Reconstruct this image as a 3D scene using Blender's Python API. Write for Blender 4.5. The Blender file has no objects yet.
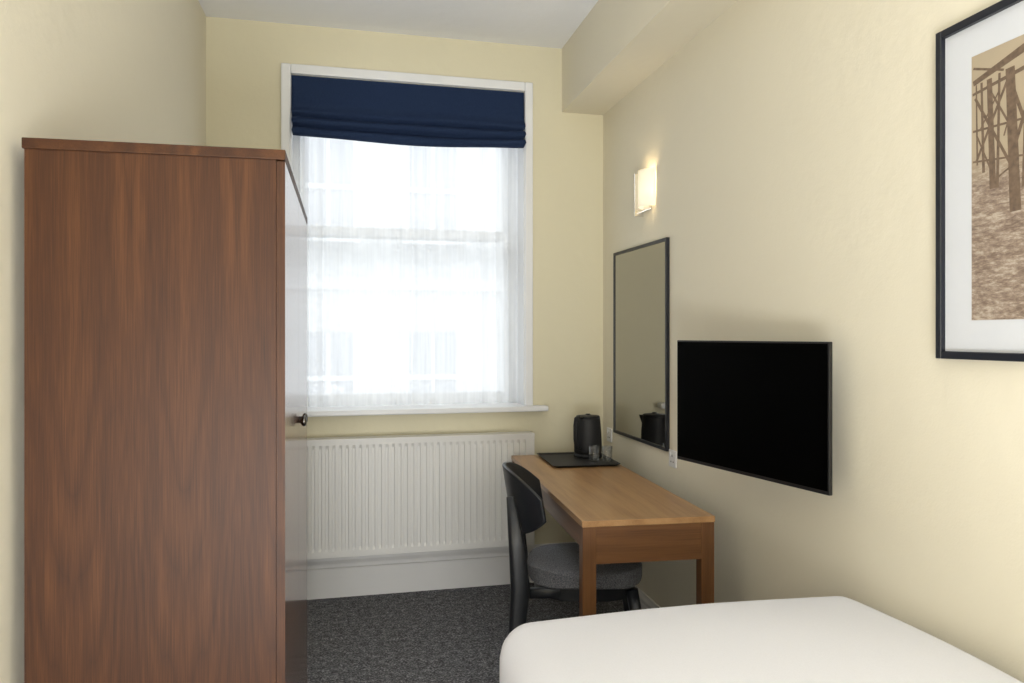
import bpy, bmesh, math, random
from mathutils import Vector, Matrix, noise
random.seed(4)
scene = bpy.context.scene
COL = scene.collection
R = math.radians

# ------------------------------------------------------------------ materials
class NT:
    def __init__(s, name):
        s.m = bpy.data.materials.new(name); s.m.use_nodes = True
        s.t = s.m.node_tree; s.t.nodes.clear()
        s.out = s.n('ShaderNodeOutputMaterial')
    def n(s, typ, **kw):
        nd = s.t.nodes.new(typ)
        for k, v in kw.items(): setattr(nd, k, v)
        return nd
    def l(s, a, b): s.t.links.new(a, b)
    def math(s, op, a, b=None, c=None):
        nd = s.n('ShaderNodeMath', operation=op)
        for i, v in enumerate((a, b, c)):
            if v is None: continue
            if isinstance(v, (int, float)): nd.inputs[i].default_value = v
            else: s.l(v, nd.inputs[i])
        return nd.outputs[0]
    def mix(s, fac, a, b, blend='MIX'):
        nd = s.n('ShaderNodeMix', data_type='RGBA', blend_type=blend)
        for idx, v in ((0, fac), (6, a), (7, b)):
            if isinstance(v, (int, float)): nd.inputs[idx].default_value = v
            elif isinstance(v, tuple): nd.inputs[idx].default_value = v
            else: s.l(v, nd.inputs[idx])
        return nd.outputs[2]
    def ramp(s, fac, stops):
        nd = s.n('ShaderNodeValToRGB')
        e = nd.color_ramp.elements
        while len(e) < len(stops): e.new(0.5)
        for i, (p, c) in enumerate(stops):
            e[i].position = p; e[i].color = c
        s.l(fac, nd.inputs[0]); return nd.outputs[0]
    def noise(s, vec, scale, detail=3, rough=0.5):
        nd = s.n('ShaderNodeTexNoise')
        nd.inputs['Scale'].default_value = scale
        nd.inputs['Detail'].default_value = detail
        nd.inputs['Roughness'].default_value = rough
        if vec is not None: s.l(vec, nd.inputs['Vector'])
        return nd.outputs['Fac']
    def mapping(s, vec, scale=(1,1,1), loc=(0,0,0)):
        nd = s.n('ShaderNodeMapping')
        nd.inputs['Scale'].default_value = scale
        nd.inputs['Location'].default_value = loc
        s.l(vec, nd.inputs['Vector']); return nd.outputs[0]
    def obj(s): return s.n('ShaderNodeTexCoord').outputs['Object']
    def bsdf(s, **kw):
        b = s.n('ShaderNodeBsdfPrincipled')
        for k, v in kw.items():
            k = k.replace('_', ' ')
            if isinstance(v, (int, float, tuple)): b.inputs[k].default_value = v
            else: s.l(v, b.inputs[k])
        s.l(b.outputs[0], s.out.inputs[0]); return b
    def bump(s, b, h, strength=0.2, dist=0.01):
        nd = s.n('ShaderNodeBump')
        nd.inputs['Strength'].default_value = strength
        nd.inputs['Distance'].default_value = dist
        s.l(h, nd.inputs['Height']); s.l(nd.outputs[0], b.inputs['Normal'])

def plain(name, col, rough=0.5, metal=0.0, nscale=30, var=0.06, bump=0.0, **kw):
    t = NT(name); o = t.obj()
    f = t.noise(o, nscale, 3)
    c = t.mix(f, tuple(x*(1-var) for x in col[:3])+(1,), tuple(min(1, x*(1+var)) for x in col[:3])+(1,))
    b = t.bsdf(Base_Color=c, Roughness=rough, Metallic=metal, **kw)
    if bump: t.bump(b, f, bump, 0.003)
    return t.m

def paint(name, col):
    t = NT(name); o = t.obj()
    big = t.noise(o, 1.6, 3)
    c = t.mix(big, tuple(x*0.975 for x in col[:3])+(1,), tuple(min(1, x*1.02) for x in col[:3])+(1,))
    b = t.bsdf(Base_Color=c, Roughness=0.75)
    f1 = t.noise(o, 9, 4)
    f2 = t.noise(o, 160, 3)
    h = t.math('ADD', t.math('MULTIPLY', f1, 1.0), t.math('MULTIPLY', f2, 0.12))
    t.bump(b, h, 0.30, 0.012)
    return t.m

def wood(name, dark, mid, light, axis='Z', across='X', leaf=0.13, mirror=True, rough=0.3, rings=26, fscale=4.0, coat=0.0, off=0.0, fig=0.26, crough=0.12, stretch=0.11, flame=False, spec=0.5):
    t = NT(name); o = t.obj()
    sp = t.n('ShaderNodeSeparateXYZ'); t.l(o, sp.inputs[0])
    ax = {'X':0,'Y':1,'Z':2}
    a = sp.outputs[ax[across]]; l = sp.outputs[ax[axis]]
    third = [i for i in range(3) if i not in (ax[across], ax[axis])][0]
    th = sp.outputs[third]
    a0 = t.math('ADD', a, off)
    if mirror: ap = t.math('PINGPONG', a0, leaf)
    else: ap = a0
    cb = t.n('ShaderNodeCombineXYZ')
    t.l(ap, cb.inputs[0]); t.l(t.math('MULTIPLY', l, stretch), cb.inputs[1]); t.l(t.math('MULTIPLY', th, 0.3), cb.inputs[2])
    if flame:
        nz = t.noise(cb.outputs[0], 9.0, 2.0, 0.45)
        zz = t.math('SUBTRACT', l, 1.55)
        f = t.math('ADD', t.math('MULTIPLY', t.math('MULTIPLY', ap, ap), 42.0), t.math('MULTIPLY', t.math('MULTIPLY', zz, zz), 0.55))
        f = t.math('ADD', f, t.math('MULTIPLY', nz, 1.1))
        w01 = t.math('POWER', t.math('PINGPONG', t.math('MULTIPLY', f, rings), 1.0), 0.5)
        w01 = t.math('SUBTRACT', w01, .12)
    else:
        f = t.noise(cb.outputs[0], fscale, 1.0, 0.4)
        w = t.math('SINE', t.math('MULTIPLY', f, rings*6.283))
        w01 = t.math('MULTIPLY_ADD', w, 0.5, 0.5)
    cb2 = t.n('ShaderNodeCombineXYZ')
    t.l(a0, cb2.inputs[0]); t.l(t.math('MULTIPLY', l, 0.02), cb2.inputs[1]); t.l(th, cb2.inputs[2])
    fine = t.noise(cb2.outputs[0], 330, 3, 0.6)
    cb3 = t.n('ShaderNodeCombineXYZ')
    t.l(ap, cb3.inputs[0]); t.l(t.math('MULTIPLY', l, 0.04), cb3.inputs[1]); t.l(th, cb3.inputs[2])
    broad = t.noise(cb3.outputs[0], 22, 4, 0.6)
    if flame:
        # figure strength fades in and out so only a few soft arches read
        msk = t.noise(cb.outputs[0], 12.0, 1.0, 0.4)
        mr = t.n('ShaderNodeMapRange'); t.l(msk, mr.inputs[0])
        mr.inputs[1].default_value = .38; mr.inputs[2].default_value = .58; mr.inputs[3].default_value = .35; mr.inputs[4].default_value = 1.0
        w01 = t.math('MULTIPLY_ADD', t.math('SUBTRACT', w01, .5), mr.outputs[0], .5)
    v = t.math('ADD', t.math('MULTIPLY', w01, fig), t.math('MULTIPLY', fine, 0.46))
    v = t.math('ADD', v, t.math('MULTIPLY', broad, 0.66-fig))
    c = t.ramp(v, [(0.30, dark), (0.56, mid), (0.82, light)])
    b = t.bsdf(Base_Color=c, Roughness=rough, Coat_Weight=coat, Coat_Roughness=crough, Specular_IOR_Level=spec)
    t.bump(b, fine, 0.05, 0.001)
    return t.m

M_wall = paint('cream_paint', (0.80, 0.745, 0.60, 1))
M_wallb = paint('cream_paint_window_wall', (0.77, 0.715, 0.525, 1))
M_ceil = paint('white_ceiling_paint', (0.95, 0.96, 0.98, 1))
M_white = plain('white_gloss_paint', (0.86, 0.87, 0.88, 1), 0.35, nscale=8, var=0.02)
M_skirt = plain('offwhite_skirting_paint', (0.74, 0.73, 0.71, 1), 0.4, nscale=8, var=0.03)
M_rad = plain('radiator_enamel', (0.78, 0.77, 0.74, 1), 0.4, nscale=8, var=0.01)
M_plastic = plain('white_plastic', (0.8, 0.8, 0.8, 1), 0.3, nscale=8, var=0.01)
M_black = plain('black_plastic', (0.008, 0.008, 0.009, 1), 0.45)
M_blackm = plain('matt_black', (0.009, 0.009, 0.010, 1), 0.6)
M_frame = plain('black_frame_lacquer', (0.008, 0.010, 0.017, 1), 0.4)
M_screen = plain('screen_black', (0.0006, 0.0006, 0.0006, 1), 0.5, var=0.0)
M_screen.node_tree.nodes['Principled BSDF'].inputs['Specular IOR Level'].default_value = 0.02
M_chrome = plain('chrome', (0.75, 0.75, 0.75, 1), 0.15, 1.0)
M_knob = plain('polished_bronze', (0.16, 0.15, 0.14, 1), 0.18, 1.0)
M_chairwood = plain('black_stained_wood', (0.012, 0.014, 0.018, 1), 0.38, nscale=60, var=0.2)
M_mat = plain('white_mount_board', (0.66, 0.68, 0.72, 1), 0.8, nscale=60, var=0.01)

WD = (0.017, 0.0050, 0.0012, 1); WM = (0.056, 0.0182, 0.0042, 1); WL = (0.108, 0.040, 0.0108, 1)
M_wal_side = wood('walnut_side', WD, WM, WL, 'Z', 'X', 0.1175, True, 0.5, 11, 3.0, off=0.225, fig=0.15, flame=True, spec=.3)
door_lift = lambda c: tuple(min(1, x*2.2) for x in c[:3])+(1,)  # walnut colours lightened for the doors, since little light falls on that face
M_wal_door_lifted = wood('walnut_door_brightened', door_lift(WD), door_lift(WM), door_lift(WL), 'Z', 'Y', 0.1375, True, 0.5, 11, 3.0, coat=0.85, fig=0.12, crough=0.14, flame=True, spec=.2)
M_wal_top = wood('walnut_top', WD, WM, WL, 'Y', 'X', 0.14, False, 0.5, 12, 4.0, fig=.12, spec=.3)
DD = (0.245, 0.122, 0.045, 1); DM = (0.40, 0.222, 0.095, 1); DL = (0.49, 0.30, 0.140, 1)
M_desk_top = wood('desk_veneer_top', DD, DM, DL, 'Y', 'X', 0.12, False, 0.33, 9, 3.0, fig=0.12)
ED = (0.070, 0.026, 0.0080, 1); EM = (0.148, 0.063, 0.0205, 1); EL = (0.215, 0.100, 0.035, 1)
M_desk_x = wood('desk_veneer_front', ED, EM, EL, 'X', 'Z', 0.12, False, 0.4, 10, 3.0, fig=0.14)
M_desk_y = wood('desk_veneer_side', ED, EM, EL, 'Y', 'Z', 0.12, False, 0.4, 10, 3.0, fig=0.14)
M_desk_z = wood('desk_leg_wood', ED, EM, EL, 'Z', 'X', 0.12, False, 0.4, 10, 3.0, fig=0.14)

def carpet():
    t = NT('grey_carpet'); o = t.obj()
    v = t.n('ShaderNodeTexVoronoi'); v.inputs['Scale'].default_value = 190; t.l(o, v.inputs['Vector'])
    f = t.noise(o, 110, 4, 0.8)
    g = t.noise(o, 30, 3, .7)
    s = t.math('ADD', t.math('MULTIPLY', f, 0.75), t.math('MULTIPLY', g, 0.25))
    c = t.ramp(s, [(0.39, (0.040, 0.040, 0.043, 1)), (0.51, (0.135, 0.135, 0.143, 1)), (0.63, (0.46, 0.46, 0.48, 1))])
    b = t.bsdf(Base_Color=c, Roughness=1.0, Specular_IOR_Level=0.1)
    t.bump(b, t.math('ADD', v.outputs['Distance'], f), 0.35, 0.006)
    return t.m
M_carpet = carpet()

def fabric(name, c1, c2, scale=500, sheen=0.3, bump=0.3):
    t = NT(name); o = t.obj()
    f = t.noise(o, scale, 3, 0.7)
    c = t.ramp(f, [(0.35, c1), (0.65, c2)])
    b = t.bsdf(Base_Color=c, Roughness=0.95, Specular_IOR_Level=0.15, Sheen_Weight=sheen)
    t.bump(b, f, bump, 0.002)
    return t.m
M_seat = fabric('grey_tweed', (0.050, 0.053, 0.063, 1), (0.22, 0.225, 0.25, 1), 260, 0.1, 0.4)
M_blind = fabric('navy_linen', (0.012, 0.024, 0.062, 1), (0.024, 0.042, 0.098, 1), 300, 0.0)
M_duvet = fabric('white_cotton', (0.81, 0.82, 0.88, 1), (0.84, 0.85, 0.91, 1), 300, 0.0, 0.05)
M_base = fabric('charcoal_divan_fabric', (0.03, 0.03, 0.035, 1), (0.07, 0.07, 0.08, 1), 300)

def voile():
    t = NT('white_voile'); o = t.obj()
    m = t.mapping(o, (1, 1, 0.05))
    f = t.noise(m, 45, 3)
    col = t.mix(f, (0.86, 0.87, 0.88, 1), (0.93, 0.935, 0.94, 1))
    tr = t.n('ShaderNodeBsdfTranslucent'); t.l(col, tr.inputs[0])
    df = t.n('ShaderNodeBsdfDiffuse'); t.l(col, df.inputs[0])
    a = t.n('ShaderNodeMixShader'); a.inputs[0].default_value = 0.30
    t.l(tr.outputs[0], a.inputs[1]); t.l(df.outputs[0], a.inputs[2])
    tp = t.n('ShaderNodeBsdfTransparent')
    b = t.n('ShaderNodeMixShader')
    fac = t.math('MULTIPLY_ADD', f, 0.22, 0.56)
    t.l(fac, b.inputs[0]); t.l(tp.outputs[0], b.inputs[1]); t.l(a.outputs[0], b.inputs[2])
    t.l(b.outputs[0], t.out.inputs[0]); return t.m
M_voile = voile()

def thin_glass(name, tint=(0.97, 0.98, 0.98, 1), gl=0.08):
    t = NT(name); o = t.obj()
    f = t.noise(o, 3, 1)
    tp = t.n('ShaderNodeBsdfTransparent'); tp.inputs[0].default_value = tint
    g = t.n('ShaderNodeBsdfGlossy'); g.inputs['Roughness'].default_value = 0.02
    lw = t.n('ShaderNodeLayerWeight'); lw.inputs[0].default_value = 0.35
    fc = t.math('ADD', t.math('MULTIPLY', lw.outputs['Facing'], 0.5), t.math('MULTIPLY', f, gl))
    m = t.n('ShaderNodeMixShader'); t.l(fc, m.inputs[0]); t.l(tp.outputs[0], m.inputs[1]); t.l(g.outputs[0], m.inputs[2])
    t.l(m.outputs[0], t.out.inputs[0]); return t.m
M_glass = thin_glass('clear_glass')
M_pane = thin_glass('window_glass', gl=0.02)

def mirror():
    t = NT('mirror_silver'); o = t.obj(); f = t.noise(o, 2, 1)
    c = t.mix(f, (0.38, 0.38, 0.37, 1), (0.40, 0.40, 0.39, 1))
    t.bsdf(Base_Color=c, Metallic=1.0, Roughness=0.02); return t.m
M_mirror = mirror()

def glow(name, col, st):
    t = NT(name); o = t.obj(); f = t.noise(o, 6, 1)
    c = t.mix(f, col, tuple(x*0.93 for x in col[:3])+(1,))
    t.bsdf(Base_Color=(0.9, 0.88, 0.8, 1), Roughness=0.3, Emission_Color=c, Emission_Strength=st); return t.m
M_shade = glow('opal_glass', (1.0, 0.80, 0.48, 1), 0.6)
M_bulb = glow('warm_bulb', (1.0, 0.8, 0.5, 1), 8.0)

def printmat():
    t = NT('sepia_print'); o = t.obj()
    sp = t.n('ShaderNodeSeparateXYZ'); t.l(o, sp.inputs[0])
    z = sp.outputs[2]
    m = t.mapping(o, (40, 45, 160)); w = t.noise(m, 1.0, 6, 0.72)
    mb = t.mapping(o, (9, 9, 34)); wb = t.noise(mb, 1.0, 2, 0.5)
    ww = t.math('ADD', t.math('MULTIPLY', w, .8), t.math('MULTIPLY', wb, .2))
    m2 = t.mapping(o, (10, 10, 12)); cl = t.noise(m2, 1.0, 3)
    water = t.ramp(ww, [(0.38, (0.18, 0.128, 0.098, 1)), (0.50, (0.31, 0.235, 0.18, 1)), (0.60, (0.50, 0.42, 0.34, 1))])
    sky = t.mix(cl, (0.40, 0.325, 0.225, 1), (0.49, 0.405, 0.29, 1))
    mr = t.n('ShaderNodeMapRange'); t.l(z, mr.inputs[0])
    mr.inputs[1].default_value = 0.0; mr.inputs[2].default_value = 0.08
    c = t.mix(mr.outputs[0], water, sky)
    t.bsdf(Base_Color=c, Roughness=0.5); return t.m
M_print = printmat()
M_pier = plain('sepia_pier_ink', (0.16, 0.11, 0.075, 1), 0.5, nscale=90, var=0.6)
M_facade = plain('pale_stucco', (0.75, 0.755, 0.76, 1), 0.9, nscale=2, var=0.04)
M_facwin = plain('distant_window_glass', (0.52, 0.53, 0.56, 1), 0.4, nscale=2, var=0.1)
M_tarmac = plain('street_paving', (0.6, 0.6, 0.6, 1), 0.9, nscale=3)

# ------------------------------------------------------------------ mesh helpers
def finish(bm, name, mat, parent=None, smooth=False, label=None, loc=None, rot=None):
    bmesh.ops.recalc_face_normals(bm, faces=bm.faces)
    me = bpy.data.meshes.new(name); bm.to_mesh(me); bm.free()
    mats = mat if isinstance(mat, (list, tuple)) else [mat]
    for m in mats: me.materials.append(m)
    if smooth:
        for p in me.polygons: p.use_smooth = True
    ob = bpy.data.objects.new(name, me); COL.objects.link(ob)
    if parent: ob.parent = parent
    if loc: ob.location = loc
    if rot: ob.rotation_euler = rot
    if label: ob['label'] = label
    return ob

def addbox(bm, lo, hi):
    vs = [bm.verts.new((x, y, z)) for x in (lo[0], hi[0]) for y in (lo[1], hi[1]) for z in (lo[2], hi[2])]
    for f in ((0,1,3,2),(4,6,7,5),(0,4,5,1),(2,3,7,6),(0,2,6,4),(1,5,7,3)):
        bm.faces.new([vs[i] for i in f])
    return vs

def bevel_all(bm, w, seg=2):
    bmesh.ops.recalc_face_normals(bm, faces=bm.faces)
    bmesh.ops.bevel(bm, geom=bm.edges[:], offset=w, segments=seg, profile=0.5, affect='EDGES')

def box(name, lo, hi, mat, parent=None, bev=0.0, seg=2, **kw):
    bm = bmesh.new(); addbox(bm, lo, hi)
    if bev: bevel_all(bm, bev, seg)
    return finish(bm, name, mat, parent, **kw)

def boxes(name, lst, mat, parent=None, bev=0.0, **kw):
    bm = bmesh.new()
    for lo, hi in lst: addbox(bm, lo, hi)
    if bev: bevel_all(bm, bev, 1)
    return finish(bm, name, mat, parent, **kw)

def prism(name, pts, z0, z1, mat, parent=None, **kw):
    bm = bmesh.new()
    a = [bm.verts.new((x, y, z0)) for x, y in pts]; b = [bm.verts.new((x, y, z1)) for x, y in pts]
    bm.faces.new(a); bm.faces.new(b); n = len(pts)
    for i in range(n): bm.faces.new((a[i], a[(i+1) % n], b[(i+1) % n], b[i]))
    return finish(bm, name, mat, parent, **kw)

def lathe(name, prof, mat, parent=None, n=32, cap=True, loc=None, smooth=True, **kw):
    bm = bmesh.new(); rings = []
    for r, z in prof:
        rings.append([bm.verts.new((r*math.cos(2*math.pi*i/n), r*math.sin(2*math.pi*i/n), z)) for i in range(n)])
    for a, b in zip(rings, rings[1:]):
        for i in range(n): bm.faces.new((a[i], a[(i+1) % n], b[(i+1) % n], b[i]))
    if cap:
        bm.faces.new(rings[0]); bm.faces.new(rings[-1])
    return finish(bm, name, mat, parent, smooth, loc=loc, **kw)

def sweep(name, pts, sec, mat, parent=None, smooth=True, **kw):
    bm = bmesh.new(); rings = []; n = 14
    P = [Vector(p) for p in pts]
    for i, p in enumerate(P):
        t = (P[min(i+1, len(P)-1)] - P[max(i-1, 0)]).normalized()
        up = Vector((0, 1, 0)) if abs(t.y) < 0.9 else Vector((1, 0, 0))
        s = t.cross(up).normalized(); u = s.cross(t).normalized()
        a, b = sec[i] if isinstance(sec, list) else sec
        ring = []
        for k in range(n):
            q = 2*math.pi*k/n; c, d = math.cos(q), math.sin(q)
            e = 0.6
            ring.append(bm.verts.new(p + s*a*math.copysign(abs(c)**e, c) + u*b*math.copysign(abs(d)**e, d)))
        rings.append(ring)
    for a, b in zip(rings, rings[1:]):
        for k in range(n): bm.faces.new((a[k], a[(k+1) % n], b[(k+1) % n], b[k]))
    bm.faces.new(rings[0]); bm.faces.new(rings[-1])
    return finish(bm, name, mat, parent, smooth, **kw)

def rbox(name, size, rad, mat, parent=None, n=14, fn=None, loc=None, nxyz=None, **kw):
    """rounded box by projecting a subdivided cube"""
    bm = bmesh.new(); nx, ny, nz = nxyz or (n, n, n); S = [s/2 for s in size]
    cache = {}
    def V(x, y, z):
        k = (round(x, 5), round(y, 5), round(z, 5))
        if k not in cache:
            p = Vector((x*S[0], y*S[1], z*S[2]))
            inn = Vector([max(-(S[i]-rad), min(S[i]-rad, p[i])) for i in range(3)])
            d = p - inn
            if d.length > 1e-9: p = inn + d.normalized()*rad
            if fn: p = fn(p)
            cache[k] = bm.verts.new(p)
        return cache[k]
    def lin(m):
        return [math.sin((-1+2*i/m)*math.pi/2)*0.35 + (-1+2*i/m)*0.65 for i in range(m+1)]
    L = [lin(nx), lin(ny), lin(nz)]
    for axis in range(3):
        a, b = [i for i in range(3) if i != axis]
        for s in (-1, 1):
            for i in range(len(L[a])-1):
                for j in range(len(L[b])-1):
                    q = []
                    for (ii, jj) in ((i, j), (i+1, j), (i+1, j+1), (i, j+1)):
                        c = [0, 0, 0]; c[axis] = s; c[a] = L[a][ii]; c[b] = L[b][jj]
                        q.append(V(*c))
                    if len(set(q)) == 4:
                        bm.faces.new(q)
    return finish(bm, name, mat, parent, True, loc=loc, **kw)

def empty(name, loc, rz=0.0, label=None, category=None, kind=None):
    e = bpy.data.objects.new(name, None); COL.objects.link(e)
    e.location = loc; e.rotation_euler = (0, 0, rz); e.empty_display_size = 0.1
    if label: e['label'] = label
    if category: e['category'] = category
    if kind: e['kind'] = kind
    return e
def struct(o, label=None):
    o['kind'] = 'structure'
    if label: o['label'] = label
    return o

# ------------------------------------------------------------------ room
YB = 4.17; YF = -1.3; H = 2.96
def xr(y): return 1.430 + 0.0283*y
def xl(y): return -0.565 + 0.05*(y - YB)
WR = math.atan(0.0283)
struct(prism('floor', [(xl(YF)-.1, YF-.1), (xr(YF)+.1, YF-.1), (xr(YB)+.1, YB), (xl(YB)-.1, YB)], -0.1, 0, M_carpet), 'dark grey flecked carpet')
struct(prism('ceiling', [(xl(YF)-.1, YF-.1), (xr(YF)+.1, YF-.1), (xr(YB)+.1, YB+.4), (xl(YB)-.1, YB+.4)], H, H+0.1, M_ceil), 'white ceiling')
struct(prism('wall_right', [(xr(YF), YF), (xr(YB), YB), (xr(YB)+.15, YB), (xr(YF)+.15, YF)], 0, H, M_wall), 'cream painted wall')
struct(prism('wall_left', [(xl(YF), YF), (xl(YB), YB), (xl(YB)-.15, YB), (xl(YF)-.15, YF)], 0, H, M_wall), 'cream painted wall')
struct(box('wall_front', (xl(YF)-.2, YF-.12, 0), (xr(YF)+.2, YF, H), M_wall), 'cream painted wall')
WX0, WX1, WZ0, WZ1 = -0.155, 1.085, 0.955, 2.70
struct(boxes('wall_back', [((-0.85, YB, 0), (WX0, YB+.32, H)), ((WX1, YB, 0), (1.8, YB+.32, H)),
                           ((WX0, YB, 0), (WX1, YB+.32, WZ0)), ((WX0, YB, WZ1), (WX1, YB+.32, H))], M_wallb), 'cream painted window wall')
SZ = 2.605
struct(prism('wall_soffit', [(xr(YF)-.245, YF), (xr(YB)-.245, YB), (xr(YB), YB), (xr(YF), YF)], SZ, H, M_wall), 'boxed-in beam painted cream')
def skirt(name, p0, p1, inward, h, th, mat):
    p0 = Vector(p0); p1 = Vector(p1); d = (p1-p0); d.normalize()
    n = Vector((-d.y, d.x))
    if n.dot(Vector(inward)) < 0: n = -n
    prof = [(0, 0), (th, 0), (th, h-.05), (th*.72, h-.045), (th*.72, h-.028), (th*.45, h-.012), (th*.35, h), (0, h)]
    bm = bmesh.new(); rs = []
    for q in (p0, p1):
        rs.append([bm.verts.new((q.x+n.x*a, q.y+n.y*a, z)) for a, z in prof])
    k = len(prof)
    for i in range(k): bm.faces.new((rs[0][i], rs[0][(i+1) % k], rs[1][(i+1) % k], rs[1][i]))
    bm.faces.new(rs[0]); bm.faces.new(rs[1])
    return struct(finish(bm, name, mat), 'painted skirting board')
skirt('baseboard_back', (xl(YB), YB), (xr(YB), YB), (0, -1), 0.200, 0.03, M_skirt)
skirt('baseboard_right', (xr(YF), YF), (xr(YB-.03), YB-.03), (-1, 0), 0.10, 0.018, M_skirt)
skirt('baseboard_left', (xl(YF), YF), (xl(YB-.03), YB-.03), (1, 0), 0.10, 0.018, M_skirt)

# window casing, sill
tr = empty('trim_1', (0, YB, 0), kind='structure', label='white painted window casing')
def casing(lo, hi): 
    return box('casing', lo, hi, M_white, tr, bev=0.006)
casing((WX0-.048, -.028, WZ0), (WX0, 0.0, WZ1+.05))
casing((WX1, -.028, WZ0), (WX1+.045, 0.0, WZ1+.05))
casing((WX0, -.028, WZ1), (WX1, 0.0, WZ1+.05))
for lo, hi in (((WX0-.0005, -.001, WZ0), (WX0+.004, .20, WZ1)), ((WX1-.004, -.001, WZ0), (WX1+.0005, .20, WZ1)), ((WX0, -.001, WZ1-.004), (WX1, .20, WZ1))):
    box('reveal_lining', lo, hi, M_white, tr)
si = struct(box('trim_2', (WX0-.12, YB-.075, WZ0-.012), (WX1+.12, YB, WZ0+.018), M_white, None, bev=0.007), 'white painted window sill')
struct(box('trim_3', (WX0, YB, WZ0-.001), (WX1, YB+.2, WZ0+.018), M_white), 'white inner sill board')

# window sashes
wn = empty('window_1', (0, YB+.20, 0), kind='structure', label='white painted sliding sash window')
def sash(name, x0, x1, z0, z1, y, fw, bot):
    o = boxes(name, [((x0, y, z0), (x0+fw, y+.04, z1)), ((x1-fw, y, z0), (x1, y+.04, z1)),
                     ((x0+fw, y, z0), (x1-fw, y+.04, z0+bot)), ((x0+fw, y, z1-.045), (x1-fw, y+.04, z1))], M_white, wn)
    g = box('window_pane', (x0+fw, y+.017, z0+bot), (x1-fw, y+.021, z1-.045), M_pane, o)
    return o
boxes('window_frame', [((WX0, 0, WZ0), (WX0+.03, .12, WZ1)), ((WX1-.03, 0, WZ0), (WX1, .12, WZ1)),
                       ((WX0+.03, 0, WZ0), (WX1-.03, .12, WZ0+.02)), ((WX0+.03, 0, WZ1-.04), (WX1-.03, .12, WZ1))], M_white, wn)
sash('lower_sash', WX0+.03, WX1-.03, WZ0+.02, 1.955, 0.01, .035, .06)
sash('upper_sash', WX0+.03, WX1-.03, 1.90, WZ1-.04, 0.06, .035, .055)

# neighbouring building across the street
bd = empty('terraced_building', (0.6, 13.0, -6.0), label='pale stucco terraced building across the street', category='building')
box('facade', (-9, 0, 0), (11, 1.0, 13.0), M_facade, bd)
box('cornice', (-9.1, -.35, 12.0), (11.1, 0.0, 12.4), M_facade, bd)
box('string_course', (-9.1, -.15, 8.1), (11.1, 0.0, 8.3), M_facade, bd)
for zc in (3.2, 5.9, 9.0):
    for xc in (-3.9, -2.2, -.5, 1.2, 2.9, 4.6):
        w = boxes('building_window', [((xc-.4, -.03, zc), (xc+.4, -.005, zc+1.5))], M_facwin, bd)
        boxes('glazing_bars', [((xc-.46, -.08, zc-.06), (xc-.4, -.0, zc+1.56)), ((xc+.4, -.08, zc-.06), (xc+.46, 0, zc+1.56)),
              ((xc-.4, -.08, zc+.72), (xc+.4, 0, zc+.8)), ((xc-.03, -.07, zc), (xc+.03, 0, zc+1.5)), ((xc-.5, -.2, zc-.14), (xc+.5, 0, zc-.06))], M_white, w)
gr = box('street', (-14, 4.9, -6.1), (16, 16, -6.0), M_tarmac); struct(gr, 'pale street paving')

# ------------------------------------------------------------------ voile curtain
def curtain():
    bm = bmesh.new(); NX, NZ = 320, 24
    x0, x1, z0, z1 = -0.110, 1.078, WZ0+.022, 2.62
    g = []
    for j in range(NZ+1):
        t = j/NZ; z = z0+(z1-z0)*t; row = []
        for i in range(NX+1):
            s = i/NX; x = x0+(x1-x0)*s
            ph = 78*s + 4*math.sin(4.3*s+1) + 2.0*math.sin(13*s) + 0.5*math.sin(3*t+6*s)
            amp = (0.012 + 0.003*math.sin(9*s+2))*(1.15-0.3*t)
            y = YB + 0.125 + amp*math.sin(ph) + 0.008*math.sin(17*s+2*t)
            row.append(bm.verts.new((x+0.004*math.cos(ph), y, z)))
        g.append(row)
    for j in range(NZ):
        for i in range(NX): bm.faces.new((g[j][i], g[j][i+1], g[j+1][i+1], g[j+1][i]))
    return finish(bm, 'curtain_fabric', M_voile, None, True)
nc = empty('net_curtain', (0, 0, 0), label='sheer white voile curtain hanging inside the window', category='curtain')
c = curtain(); c.parent = nc
rod = boxes('curtain_rod', [((WX0+.004, YB+.12, 2.615), (WX1-.004, YB+.13, 2.625))], M_plastic, nc)

# roman blind
def blind():
    e = empty('roman_blind', (0, YB, 0), label='navy blue roman blind pulled up in soft folds', category='blind')
    box('headrail', (WX0+.006, .03, 2.655), (WX1-.006, .07, 2.694), M_plastic, e)
    prof = [(-.012, 2.695), (-.014, 2.62), (-.016, 2.56), (-.020, 2.53), (-.040, 2.515), (-.048, 2.498), (-.040, 2.486), (-.010, 2.480),
            (-.034, 2.474), (-.058, 2.460), (-.064, 2.444), (-.054, 2.430), (-.014, 2.424), (-.042, 2.417), (-.070, 2.404), (-.076, 2.388),
            (-.066, 2.374), (-.036, 2.368), (-.010, 2.374), (.002, 2.41), (.006, 2.50), (.006, 2.65)]
    bm = bmesh.new(); NX = 70; g = []
    for i in range(NX+1):
        s = i/NX; row = []
        for k, (y, z) in enumerate(prof):
            low = max(0, min(1, (2.53-z)/.15))
            pinch = 0.008*low*(1 if k % 5 else 0.4)
            x = WX0+.003+pinch+(WX1-WX0-.006-2*pinch)*s
            sag = -0.018*low*math.sin(math.pi*s)**.8 + 0.004*low*math.sin(9*s+k*.35)
            row.append(bm.verts.new((x, y + 0.004*low*math.sin(7*s+k*.4), z + sag + .014*low)))
        g.append(row)
    for i in range(NX):
        for k in range(len(prof)-1): bm.faces.new((g[i][k], g[i+1][k], g[i+1][k+1], g[i][k+1]))
    bm.faces.new(g[0]); bm.faces.new(g[-1])
    finish(bm, 'blind_fabric', M_blind, e, True)
blind()

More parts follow.
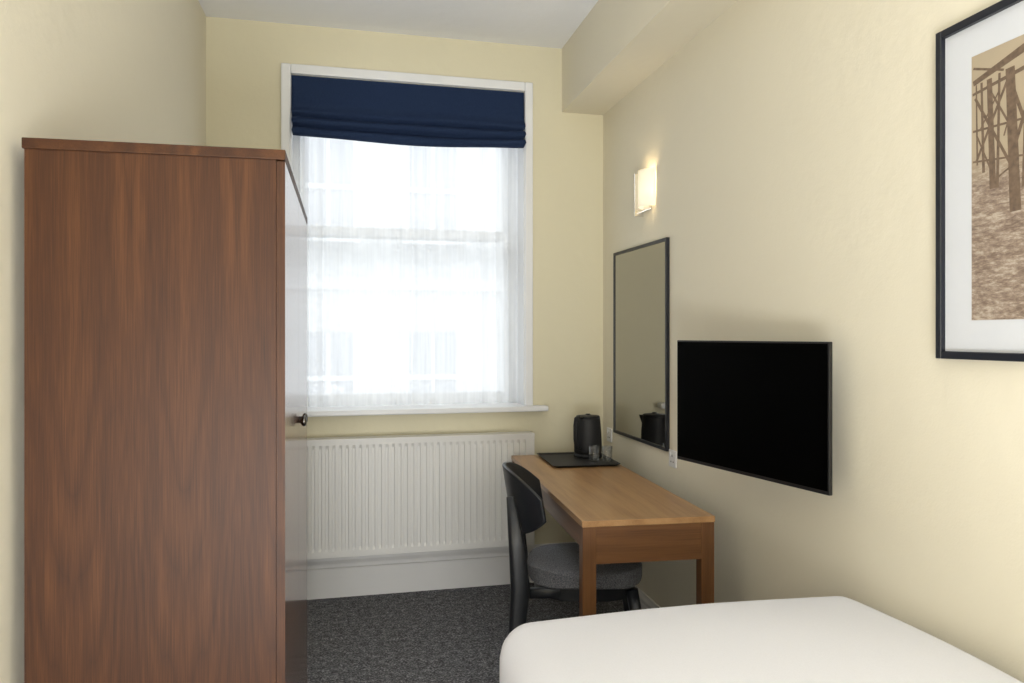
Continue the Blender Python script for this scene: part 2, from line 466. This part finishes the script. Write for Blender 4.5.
# ------------------------------------------------------------------ radiator
def radiator():
    e = empty('radiator', (-.29, YB, .23), label='white ribbed panel radiator below the window sill', category='radiator')
    Wd = 1.40; Hh = .60; y0, y1 = -.115, -.025
    bm = bmesh.new(); pitch = 0.0333; n = int((Wd-.06)/pitch); xs = []
    x = .03; xs.append((0.0, 0)); xs.append((x, 0))
    for i in range(n):
        xs += [(x+pitch*.30, 0), (x+pitch*.38, 1), (x+pitch*.72, 1), (x+pitch*.80, 0)]; x += pitch
    xs.append((Wd, 0))
    zs = [(0.012, 0), (.03, 0), (.048, 1), (Hh-.05, 1), (Hh-.03, 0), (Hh-.012, 0)]
    g = [[bm.verts.new((px, y0+.0085*d*f, pz)) for px, d in xs] for pz, f in zs]
    for j in range(len(zs)-1):
        for i in range(len(xs)-1): bm.faces.new((g[j][i], g[j][i+1], g[j+1][i+1], g[j+1][i]))
    finish(bm, 'front_panel', M_rad, e)
    box('back_panel', (0.0, y1-.012, .012), (Wd, y1, Hh-.012), M_rad, e)
    box('side_panel', (-.003, y0-.001, .005), (.003, y1, Hh), M_rad, e)
    box('side_panel', (Wd-.003, y0-.001, .005), (Wd+.003, y1, Hh), M_rad, e)
    box('top_cover', (-.003, y0-.003, Hh-.014), (Wd+.003, y1, Hh+.001), M_rad, e)
    box('bottom_rail', (0, y0-.001, .0), (Wd, y0+.02, .013), M_rad, e)
    for xx in (.25, 1.15):
        box('bracket', (xx-.015, y1, .08), (xx+.015, 0, .52), M_rad, e)
radiator()

# ------------------------------------------------------------------ wardrobe
def wardrobe():
    D, Wd, Ht = .56, 1.10, 1.80
    e = empty('wardrobe', (-.085, 1.932, 0), -WR, label='tall walnut veneered two-door wardrobe with dark knobs', category='wardrobe')
    box('side_panel', (-D, 0, 0), (-.021, .02, Ht-.024), M_wal_side, e)
    box('side_panel', (-D, Wd-.02, 0), (-.021, Wd, Ht-.024), M_wal_side, e)
    box('back_panel', (-D, .02, .02), (-D+.01, Wd-.02, Ht-.024), M_wal_side, e)
    box('bottom_panel', (-D+.01, .02, .06), (-.021, Wd-.02, .08), M_wal_top, e)
    box('plinth', (-.06, .02, 0), (-.04, Wd-.02, .06), M_wal_side, e)
    box('top_panel', (-D-.004, -.006, Ht-.024), (.001, Wd+.006, Ht), M_wal_top, e, bev=.002)
    for k in range(2):
        y0 = .001 + k*(Wd/2); y1 = y0 + Wd/2 - .003
        bm = bmesh.new(); addbox(bm, (-.020, y0, .05), (0, y1, Ht-.027))
        bmesh.ops.recalc_face_normals(bm, faces=bm.faces)
        for f in bm.faces: f.material_index = 0 if f.normal.x > .9 else 1
        d = finish(bm, 'door', [M_wal_door_lifted, M_wal_side], e)
        ky = y1-.035 if k == 0 else y0+.035
        kn = lathe('knob', [(.006, 0), (.007, .001), (.006, .006), (.008, .009), (.014, .012), (.017, .017), (.016, .022), (.010, .025), (.001, .026)], M_knob, d, 24,
                   loc=(0, ky, 1.10), label='dark bronze round knob')
        kn.rotation_euler = (0, R(90), 0)
wardrobe()

# ------------------------------------------------------------------ desk
DESK_LOC = (.862, 2.525); DR = R(-4.2); DH = .725
def desk():
    W, L, Ht = .48, 1.475, DH
    e = empty('desk', (DESK_LOC[0], DESK_LOC[1], 0), DR, label='narrow light wood writing desk with square legs', category='desk')
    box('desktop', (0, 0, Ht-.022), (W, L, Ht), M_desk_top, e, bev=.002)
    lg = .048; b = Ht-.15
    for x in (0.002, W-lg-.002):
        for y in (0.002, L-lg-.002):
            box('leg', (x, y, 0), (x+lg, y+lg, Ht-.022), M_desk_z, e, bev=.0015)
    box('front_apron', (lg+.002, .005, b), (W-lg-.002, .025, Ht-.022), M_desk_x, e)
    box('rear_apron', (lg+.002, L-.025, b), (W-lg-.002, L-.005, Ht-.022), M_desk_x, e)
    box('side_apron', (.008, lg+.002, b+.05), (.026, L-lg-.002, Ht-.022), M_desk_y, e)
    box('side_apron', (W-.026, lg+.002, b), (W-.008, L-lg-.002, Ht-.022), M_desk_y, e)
desk()
def deskpt(x, y, z=DH):
    c, s = math.cos(DR), math.sin(DR)
    return (DESK_LOC[0]+c*x-s*y, DESK_LOC[1]+s*x+c*y, z)

# ------------------------------------------------------------------ chair
def chair():
    e = empty('desk_chair', (.997, 2.90, 0), R(-14), label='black wooden chair with curved back and grey fabric seat', category='chair')
    def f(p):
        k = 1.0 - 0.10*(0.5 - p.x/.44) if p.x < 0 else 1.0
        q = Vector((p.x, p.y*(0.97+0.03*k), p.z))
        r = (p.x/.23)**2 + (p.y/.23)**2
        if p.z > 0: q.z += .018*max(0, 1-r)
        s = 1.0/((max(1e-6, (abs(p.x)/.222)**2.4+(abs(p.y)/.222)**2.4))**(1/2.4)) if r > 0.15 else 1
        if s < 1: q.x *= s; q.y *= s
        return q
    rbox('seat', (.45, .45, .060), .029, M_seat, e, 24, f, loc=(0, 0, .459), label='grey tweed upholstered seat pad')
    def fr(p):
        r = ((abs(p.x)/.195)**2.4+(abs(p.y)/.195)**2.4)**(1/2.4)
        if r > 1: p = Vector((p.x/r, p.y/r, p.z))
        return p
    rbox('seat_frame', (.42, .42, .05), .008, M_chairwood, e, 14, fr, loc=(0, 0, .405))
    for s in (-1, 1):
        sweep('leg', [(-.285, s*.195, 0), (-.268, s*.190, .2), (-.25, s*.182, .42), (-.262, s*.178, .58), (-.288, s*.160, .76)],
              [(.019, .018), (.027, .022), (.036, .024), (.031, .019), (.014, .010)], M_chairwood, e)
        sweep('leg', [(.215, s*.175, 0), (.195, s*.160, .25), (.165, s*.140, .41)], [(.014, .014), (.020, .020), (.024, .024)], M_chairwood, e)
        sweep('side_rail', [(-.25, s*.172, .406), (-.12, s*.165, .406), (.0, s*.160, .406)], (.02, .012), M_chairwood, e)
    bm = bmesh.new(); NA, NZ = 36, 16; th = .016; rad = .235
    def P(a, v, off):
        u = a/1.0
        hw = .126*(1-abs(u)**2.8*0.68)
        z = .715 + v*hw + .014*(1-u*u)
        ang = u*R(64)
        x = -.296 + (rad*(1-math.cos(ang))) - (z-.70)*.16 + off*math.cos(ang)
        y = rad*math.sin(ang) - off*math.sin(ang)*1.0
        return (x, y, z)
    rings = []
    for i in range(NA+1):
        a = -1+2*i/NA; ring = []
        for j in range(NZ+1): ring.append(bm.verts.new(P(a, -1+2*j/NZ, 0)))
        for j in range(NZ, -1, -1): ring.append(bm.verts.new(P(a, -1+2*j/NZ, th)))
        rings.append(ring)
    n = len(rings[0])
    for a, b in zip(rings, rings[1:]):
        for k in range(n): bm.faces.new((a[k], a[(k+1) % n], b[(k+1) % n], b[k]))
    bm.faces.new(rings[0]); bm.faces.new(rings[-1])
    o = finish(bm, 'backrest', M_chairwood, e, True)
    m = o.modifiers.new('bev', 'BEVEL'); m.width = .006; m.segments = 3; m.limit_method = 'ANGLE'
chair()

# ------------------------------------------------------------------ tray, kettle, glasses
def tray():
    x, y, z = deskpt(.300, 1.25)
    e = empty('serving_tray', (x, y, z), DR, label='black rectangular serving tray on the desk', category='tray')
    w, l = .165, .205
    bm = bmesh.new()
    def rr(a, b, z, r=.025):
        pts = []
        for cx, cy, st in ((a-r, b-r, 0), (-a+r, b-r, 90), (-a+r, -b+r, 180), (a-r, -b+r, 270)):
            for k in range(6):
                q = R(st+18*k); pts.append(bm.verts.new((cx+r*math.cos(q), cy+r*math.sin(q), z)))
        return pts
    path = [rr(w-.010, l-.010, .0005), rr(w, l, .010), rr(w+.005, l+.005, .012), rr(w+.001, l+.001, .012), rr(w-.012, l-.012, .0035)]
    for a, b in zip(path, path[1:]):
        for k in range(24): bm.faces.new((a[k], a[(k+1) % 24], b[(k+1) % 24], b[k]))
    bm.faces.new(path[0]); bm.faces.new(path[-1])
    finish(bm, 'tray_body', M_blackm, e)
tray()
TZ = DH + .004
def kettle():
    x, y, _ = deskpt(.383, 1.350)
    e = empty('electric_kettle', (x, y, TZ), R(34), label='black electric kettle standing on a tray', category='kettle')
    lathe('power_base', [(.070, 0), (.074, .004), (.074, .014), (.068, .02)], M_blackm, e)
    lathe('body', [(.068, .022), (.072, .026), (.072, .06), (.069, .13), (.064, .190), (.062, .205)], M_blackm, e)
    lathe('lid', [(.062, .205), (.060, .212), (.03, .216), (.012, .217), (.012, .222), (.001, .223)], M_black, e)
    bm = bmesh.new()
    a = [bm.verts.new(p) for p in ((.050, -.024, .160), (.050, .024, .160), (.048, -.026, .206), (.048, .026, .206), (.084, 0, .206), (.069, 0, .165))]
    for f in ((0, 5, 4, 2), (1, 3, 4, 5), (2, 4, 3), (0, 1, 5), (0, 2, 3, 1)): bm.faces.new([a[i] for i in f])
    finish(bm, 'spout', M_blackm, e)
    sweep('handle', [(-.050, 0, .200), (-.074, 0, .211), (-.096, 0, .204), (-.104, 0, .17), (-.104, 0, .10), (-.097, 0, .055), (-.066, 0, .042)],
          [(.008, .012), (.008, .013), (.009, .013), (.008, .012), (.007, .012), (.007, .011), (.006, .010)], M_blackm, e)
kettle()
first = None
for (x, y) in ((1.385, 3.675), (1.325, 3.70)):
    if first is None:
        e = empty('drinking_glass', (x, y, TZ), 0, label='clear glass tumbler standing on a black tray', category='glass')
        b = lathe('glass_body', [(.001, 0), (.024, 0), (.026, .004), (.027, .075), (.0255, .075), (.0235, .008), (.001, .006)], M_glass, e, 28, cap=False)
        first = (e, b)
    else:
        e = first[0].copy(); COL.objects.link(e); e.location = (x, y, TZ)
        b = first[1].copy(); COL.objects.link(b); b.parent = e
    e['group'] = 'drinking glasses on the tray'

# ------------------------------------------------------------------ wall-mounted things
def onwall(name, y, z, label, cat):
    return empty(name, (xr(y), y, z), -WR, label=label, category=cat)

# mirror
e = onwall('wall_mirror', 3.600, 1.318, 'tall rectangular mirror with slim black frame above the desk', 'mirror')
mh, mw = .482, .355; mf = .015
boxes('mirror_frame', [((-.016, -mw, -mh), (0, -mw+mf, mh)), ((-.016, mw-mf, -mh), (0, mw, mh)),
                       ((-.016, -mw+mf, -mh), (0, mw-mf, -mh+mf)), ((-.016, -mw+mf, mh-mf), (0, mw-mf, mh))], M_frame, e)
box('mirror_glass', (-.012, -mw+mf, -mh+mf), (-.002, mw-mf, mh-mf), M_mirror, e)

# picture
e = onwall('framed_picture', 1.289, 1.698, 'black framed sepia photograph of a pier over water', 'picture')
ph, pw = .395, .311; fw = .018
boxes('picture_frame', [((-.025, -pw, -ph), (0, -pw+fw, ph)), ((-.025, pw-fw, -ph), (0, pw, ph)),
                        ((-.025, -pw+fw, -ph), (0, pw-fw, -ph+fw)), ((-.025, -pw+fw, ph-fw), (0, pw-fw, ph))], M_frame, e, bev=.0015)
box('mount_board', (-.012, -pw+fw, -ph+fw), (-.002, pw-fw, ph-fw), M_mat, e)
bm = bmesh.new()
px, pz = .211, .304
def quad(pts, mi=0, x=-.0130):
    f = bm.faces.new([bm.verts.new((x, a, b)) for a, b in pts]); f.material_index = mi
quad([(-px, -pz), (px, -pz), (px, pz), (-px, pz)])
layer = [0]
def strut(a, b, w0, w1=None):
    layer[0] += 1; x = -.0132 - layer[0]*2e-5
    w1 = w1 or w0
    a = Vector(a); b = Vector(b); d = (b-a).normalized(); n = Vector((-d.y, d.x))
    quad([tuple(a+n*w0), tuple(a-n*w0), tuple(b-n*w1), tuple(b+n*w1)], 1, x)
strut((px-.005, .240), (.05, .280), .006, .010); strut((.05, .280), (-px+.01, .285), .012)
strut((px-.003, .215), (.05, .235), .003, .005); strut((.05, .235), (-px+.01, .230), .007)
strut((px-.004, .130), (-px+.01, .115), .0026)
strut((px-.004, .06), (-px+.01, .02), .0022)
for top, bot, wd in (((.197, .235), (.194, .05), .0025), ((.182, .236), (.176, .03), .004), ((.160, .238), (.150, -.01), .009), ((.132, .242), (.138, -.01), .004), ((.104, .245), (.090, -.07), .015),
                     ((.060, .25), (.068, -.02), .006), ((.02, .25), (.01, -.06), .016), ((-.04, .24), (-.04, -.03), .010), ((-.09, .24), (-.10, -.09), .018), ((-.17, .24), (-.17, -.06), .012)):
    strut(top, bot, wd*.8, wd)
for a, b, wd in (((.200, .205), (.100, .030), .0036), ((.108, .225), (.196, .060), .0034), ((.166, .225), (.104, .12), .0026), ((.196, .12), (.150, .02), .0022),
                 ((.104, .22), (.030, .02), .0045), ((.030, .23), (.100, .05), .0045), ((.10, .03), (.16, -.0), .0022), ((.135, .20), (.185, .13), .002),
                 ((.02, .22), (-.09, .03), .006), ((-.09, .22), (.02, .05), .006), ((-.10, .22), (-.18, .03), .006), ((-.17, .22), (-.09, .03), .006),
                 ((.205, .275), (.12, .245), .0026), ((.09, .18), (.12, .10), .002)):
    strut(a, b, wd)
finish(bm, 'printed_photograph', [M_print, M_pier], e, label='sepia print of pier struts above rippled water')
# television on swivel bracket
near = Vector((1.380, 1.912)); far = Vector((1.2555, 2.617))
c = (near+far)/2; d = (far-near); tvL = d.length; ang = -math.atan2(d.x, d.y)
e = empty('television', (c.x, c.y, 1.125), ang, label='black flat screen television on a wall bracket', category='television')
hh, hw = .216, tvL/2
box('casing', (0.001, -hw, -hh), (.014, hw, hh), M_black, e, bev=.002)
box('rear_housing', (.014, -hw*.8, -hh*.85), (.045, hw*.8, hh*.5), M_black, e, bev=.006)
box('screen', (-.001, -hw+.006, -hh+.012), (.004, hw-.006, hh-.006), M_screen, e)
inv = Matrix.Rotation(-ang, 3, 'Z')
def tvloc(x, y): 
    v = inv @ Vector((x-c.x, y-c.y, 0)); return (v.x, v.y)
a0 = tvloc(c.x+.055, c.y); a1 = tvloc(xr(c.y)-.001, c.y+.0)
sweep('bracket_arm', [(a0[0]-.02, a0[1], 0), ((a0[0]+a1[0])/2, (a0[1]+a1[1])/2, 0), (a1[0], a1[1], 0)], (.015, .02), M_blackm, e)
pl = box('wall_plate', (-.012, -.05, -.10), (0, .05, .10), M_blackm, e)
pl.location = (a1[0]+.001, a1[1], 0); pl.rotation_euler = (0, 0, -WR-ang)

# wall sconce
e = onwall('wall_sconce', 3.48, 2.050, 'lit wall light with curved opal glass and chrome plate', 'wall light')
box('back_plate', (-.012, -.03, -.09), (0, .075, .09), M_chrome, e, bev=.003)
box('side_bracket', (-.055, .058, -.115), (-.008, .064, .095), M_chrome, e, bev=.002)
bm = bmesh.new(); N = 20; rr_ = []
for (ro, z) in ((.070, -.080), (.070, .095), (.066, .095), (.066, -.080)):
    rr_.append([bm.verts.new((-(ro*math.sin(math.pi*i/N))*.78-.004, -.012-ro*math.cos(math.pi*i/N)*.95, z)) for i in range(N+1)])
for k in range(4):
    a, b = rr_[k], rr_[(k+1) % 4]
    for i in range(N): bm.faces.new((a[i], a[i+1], b[i+1], b[i]))
bm.faces.new([r[0] for r in rr_]); bm.faces.new([r[-1] for r in rr_])
finish(bm, 'glass_shade', M_shade, e, True, label='opal glass shade')
lathe('bulb', [(.001, -.05), (.008, -.045), (.012, -.01), (.011, .02), (.008, .04), (.001, .045)], M_bulb, e, 16, loc=(-.032, -.01, 0))

def socket(y, z):
    e = onwall('power_socket', y, z, 'white plastic wall socket beside the mirror', 'socket')
    box('face_plate', (-.008, -.038, -.038), (0, .038, .038), M_plastic, e, bev=.003)
    box('rocker_switch', (-.012, .012, .010), (-.007, .022, .028), M_plastic, e, bev=.001)
    for lo, hi in (((-.0085, -.003, .008), (-.0075, .003, .018)), ((-.0085, -.016, -.016), (-.0075, -.008, -.011)), ((-.0085, .008, -.016), (-.0075, .016, -.011))):
        box('plug_hole', lo, hi, M_blackm, e)
    return e
socket(3.20, .81)
socket(4.05, .81)

# ------------------------------------------------------------------ bed
def bed():
    y0 = .95; BW = 1.035
    e = empty('single_bed', (xr(y0)-BW/2-.018, y0, 0), -WR, label='single bed with smooth white duvet beside the wall', category='bed')
    box('divan_base', (-.48, -.96, .05), (.48, .94, .34), M_base, e, bev=.01)
    for sx in (-.43, .43):
        for sy in (-.88, .86):
            lathe('foot', [(.02, 0), (.024, .01), (.024, .05)], M_black, e, 16, loc=(sx, sy, 0))
    rbox('mattress', (.96, 1.92, .22), .05, M_duvet, e, 12, loc=(0, -.01, .45))
    def f(p):
        q = p.copy()
        u = min(1, abs(p.x)/(BW/2)); v = min(1, abs(p.y)/1.01)
        if p.z > 0:
            q.z += .034*(1-u**2.4)*(1-v**5) + .010*noise.noise(Vector((p.x*2.2, p.y*2.0, .3)))
            q.z += .012*(p.x/(BW/2))*(1-v**6)
        side = max(0, -p.z/.2)
        q.x += .010*noise.noise(Vector((p.x*3, p.y*4, p.z*3)))*side
        q.y += .012*noise.noise(Vector((p.x*5, p.y*2, p.z*3+4)))*side
        return q
    rbox('duvet', (BW, 2.02, .36), .085, M_duvet, e, 30, f, loc=(0, .0, .457), nxyz=(44, 60, 16), label='smooth white cotton duvet')
bed()

# ------------------------------------------------------------------ lights
def area(name, loc, target, sx, sy, power, col):
    l = bpy.data.lights.new(name, 'AREA'); l.shape = 'RECTANGLE'; l.size = sx; l.size_y = sy
    l.energy = power; l.color = col
    o = bpy.data.objects.new(name, l); COL.objects.link(o); o.location = loc
    d = Vector(target)-Vector(loc); o.rotation_euler = d.to_track_quat('-Z', 'Y').to_euler()
    return o
area('overhead_fill_light', (0.30, -.45, 2.90), (0.3, -.2, 0), 1.2, 1.2, 6, (.97, .985, 1.0))  # unseen fill lamp added overhead behind the camera, for bed and carpet
area('rear_fill_light', (0.1, -1.15, 1.40), (0.20, 3.0, 2.0), 1.5, 1.5, 19, (.97, .985, 1.0))  # large soft fill added behind the camera to brighten the room
area('upward_fill_light', (-0.12, -.75, .45), (-.05, 3.0, 3.6), .8, .8, 72, (.97, .985, 1.0))  # low lamp added out of view, aimed up to lift the far ceiling
area('sky_light', (0.5, 8.2, 6.0), (0.5, 4.2, 1.8), 3.2, 2.0, 270, (.95, .975, 1.0))
l = bpy.data.lights.new('sconce_light', 'POINT'); l.energy = .8; l.color = (1, .76, .45); l.shadow_soft_size = .03
o = bpy.data.objects.new('sconce_light', l); COL.objects.link(o); o.location = (xr(3.46)-.035, 3.46, 2.10)

w = bpy.data.worlds.new('World'); scene.world = w; w.use_nodes = True
nt = w.node_tree; nt.nodes.clear()
ow = nt.nodes.new('ShaderNodeOutputWorld'); bg = nt.nodes.new('ShaderNodeBackground')
bg.inputs[0].default_value = (.93, .965, 1.0, 1); bg.inputs[1].default_value = 1.95
nt.links.new(bg.outputs[0], ow.inputs[0])

# ------------------------------------------------------------------ camera
cd = bpy.data.cameras.new('camera'); cam = bpy.data.objects.new('camera', cd); COL.objects.link(cam)
cam.location = (0, 0, 1.36); cam.rotation_euler = (R(90), 0, R(-13.7))
cd.sensor_width = 36; cd.lens = 780/1024*36; cd.shift_y = -6.5/1024; cd.clip_start = .02
scene.camera = cam
scene.view_settings.view_transform = 'Standard'
scene.view_settings.look = 'None'
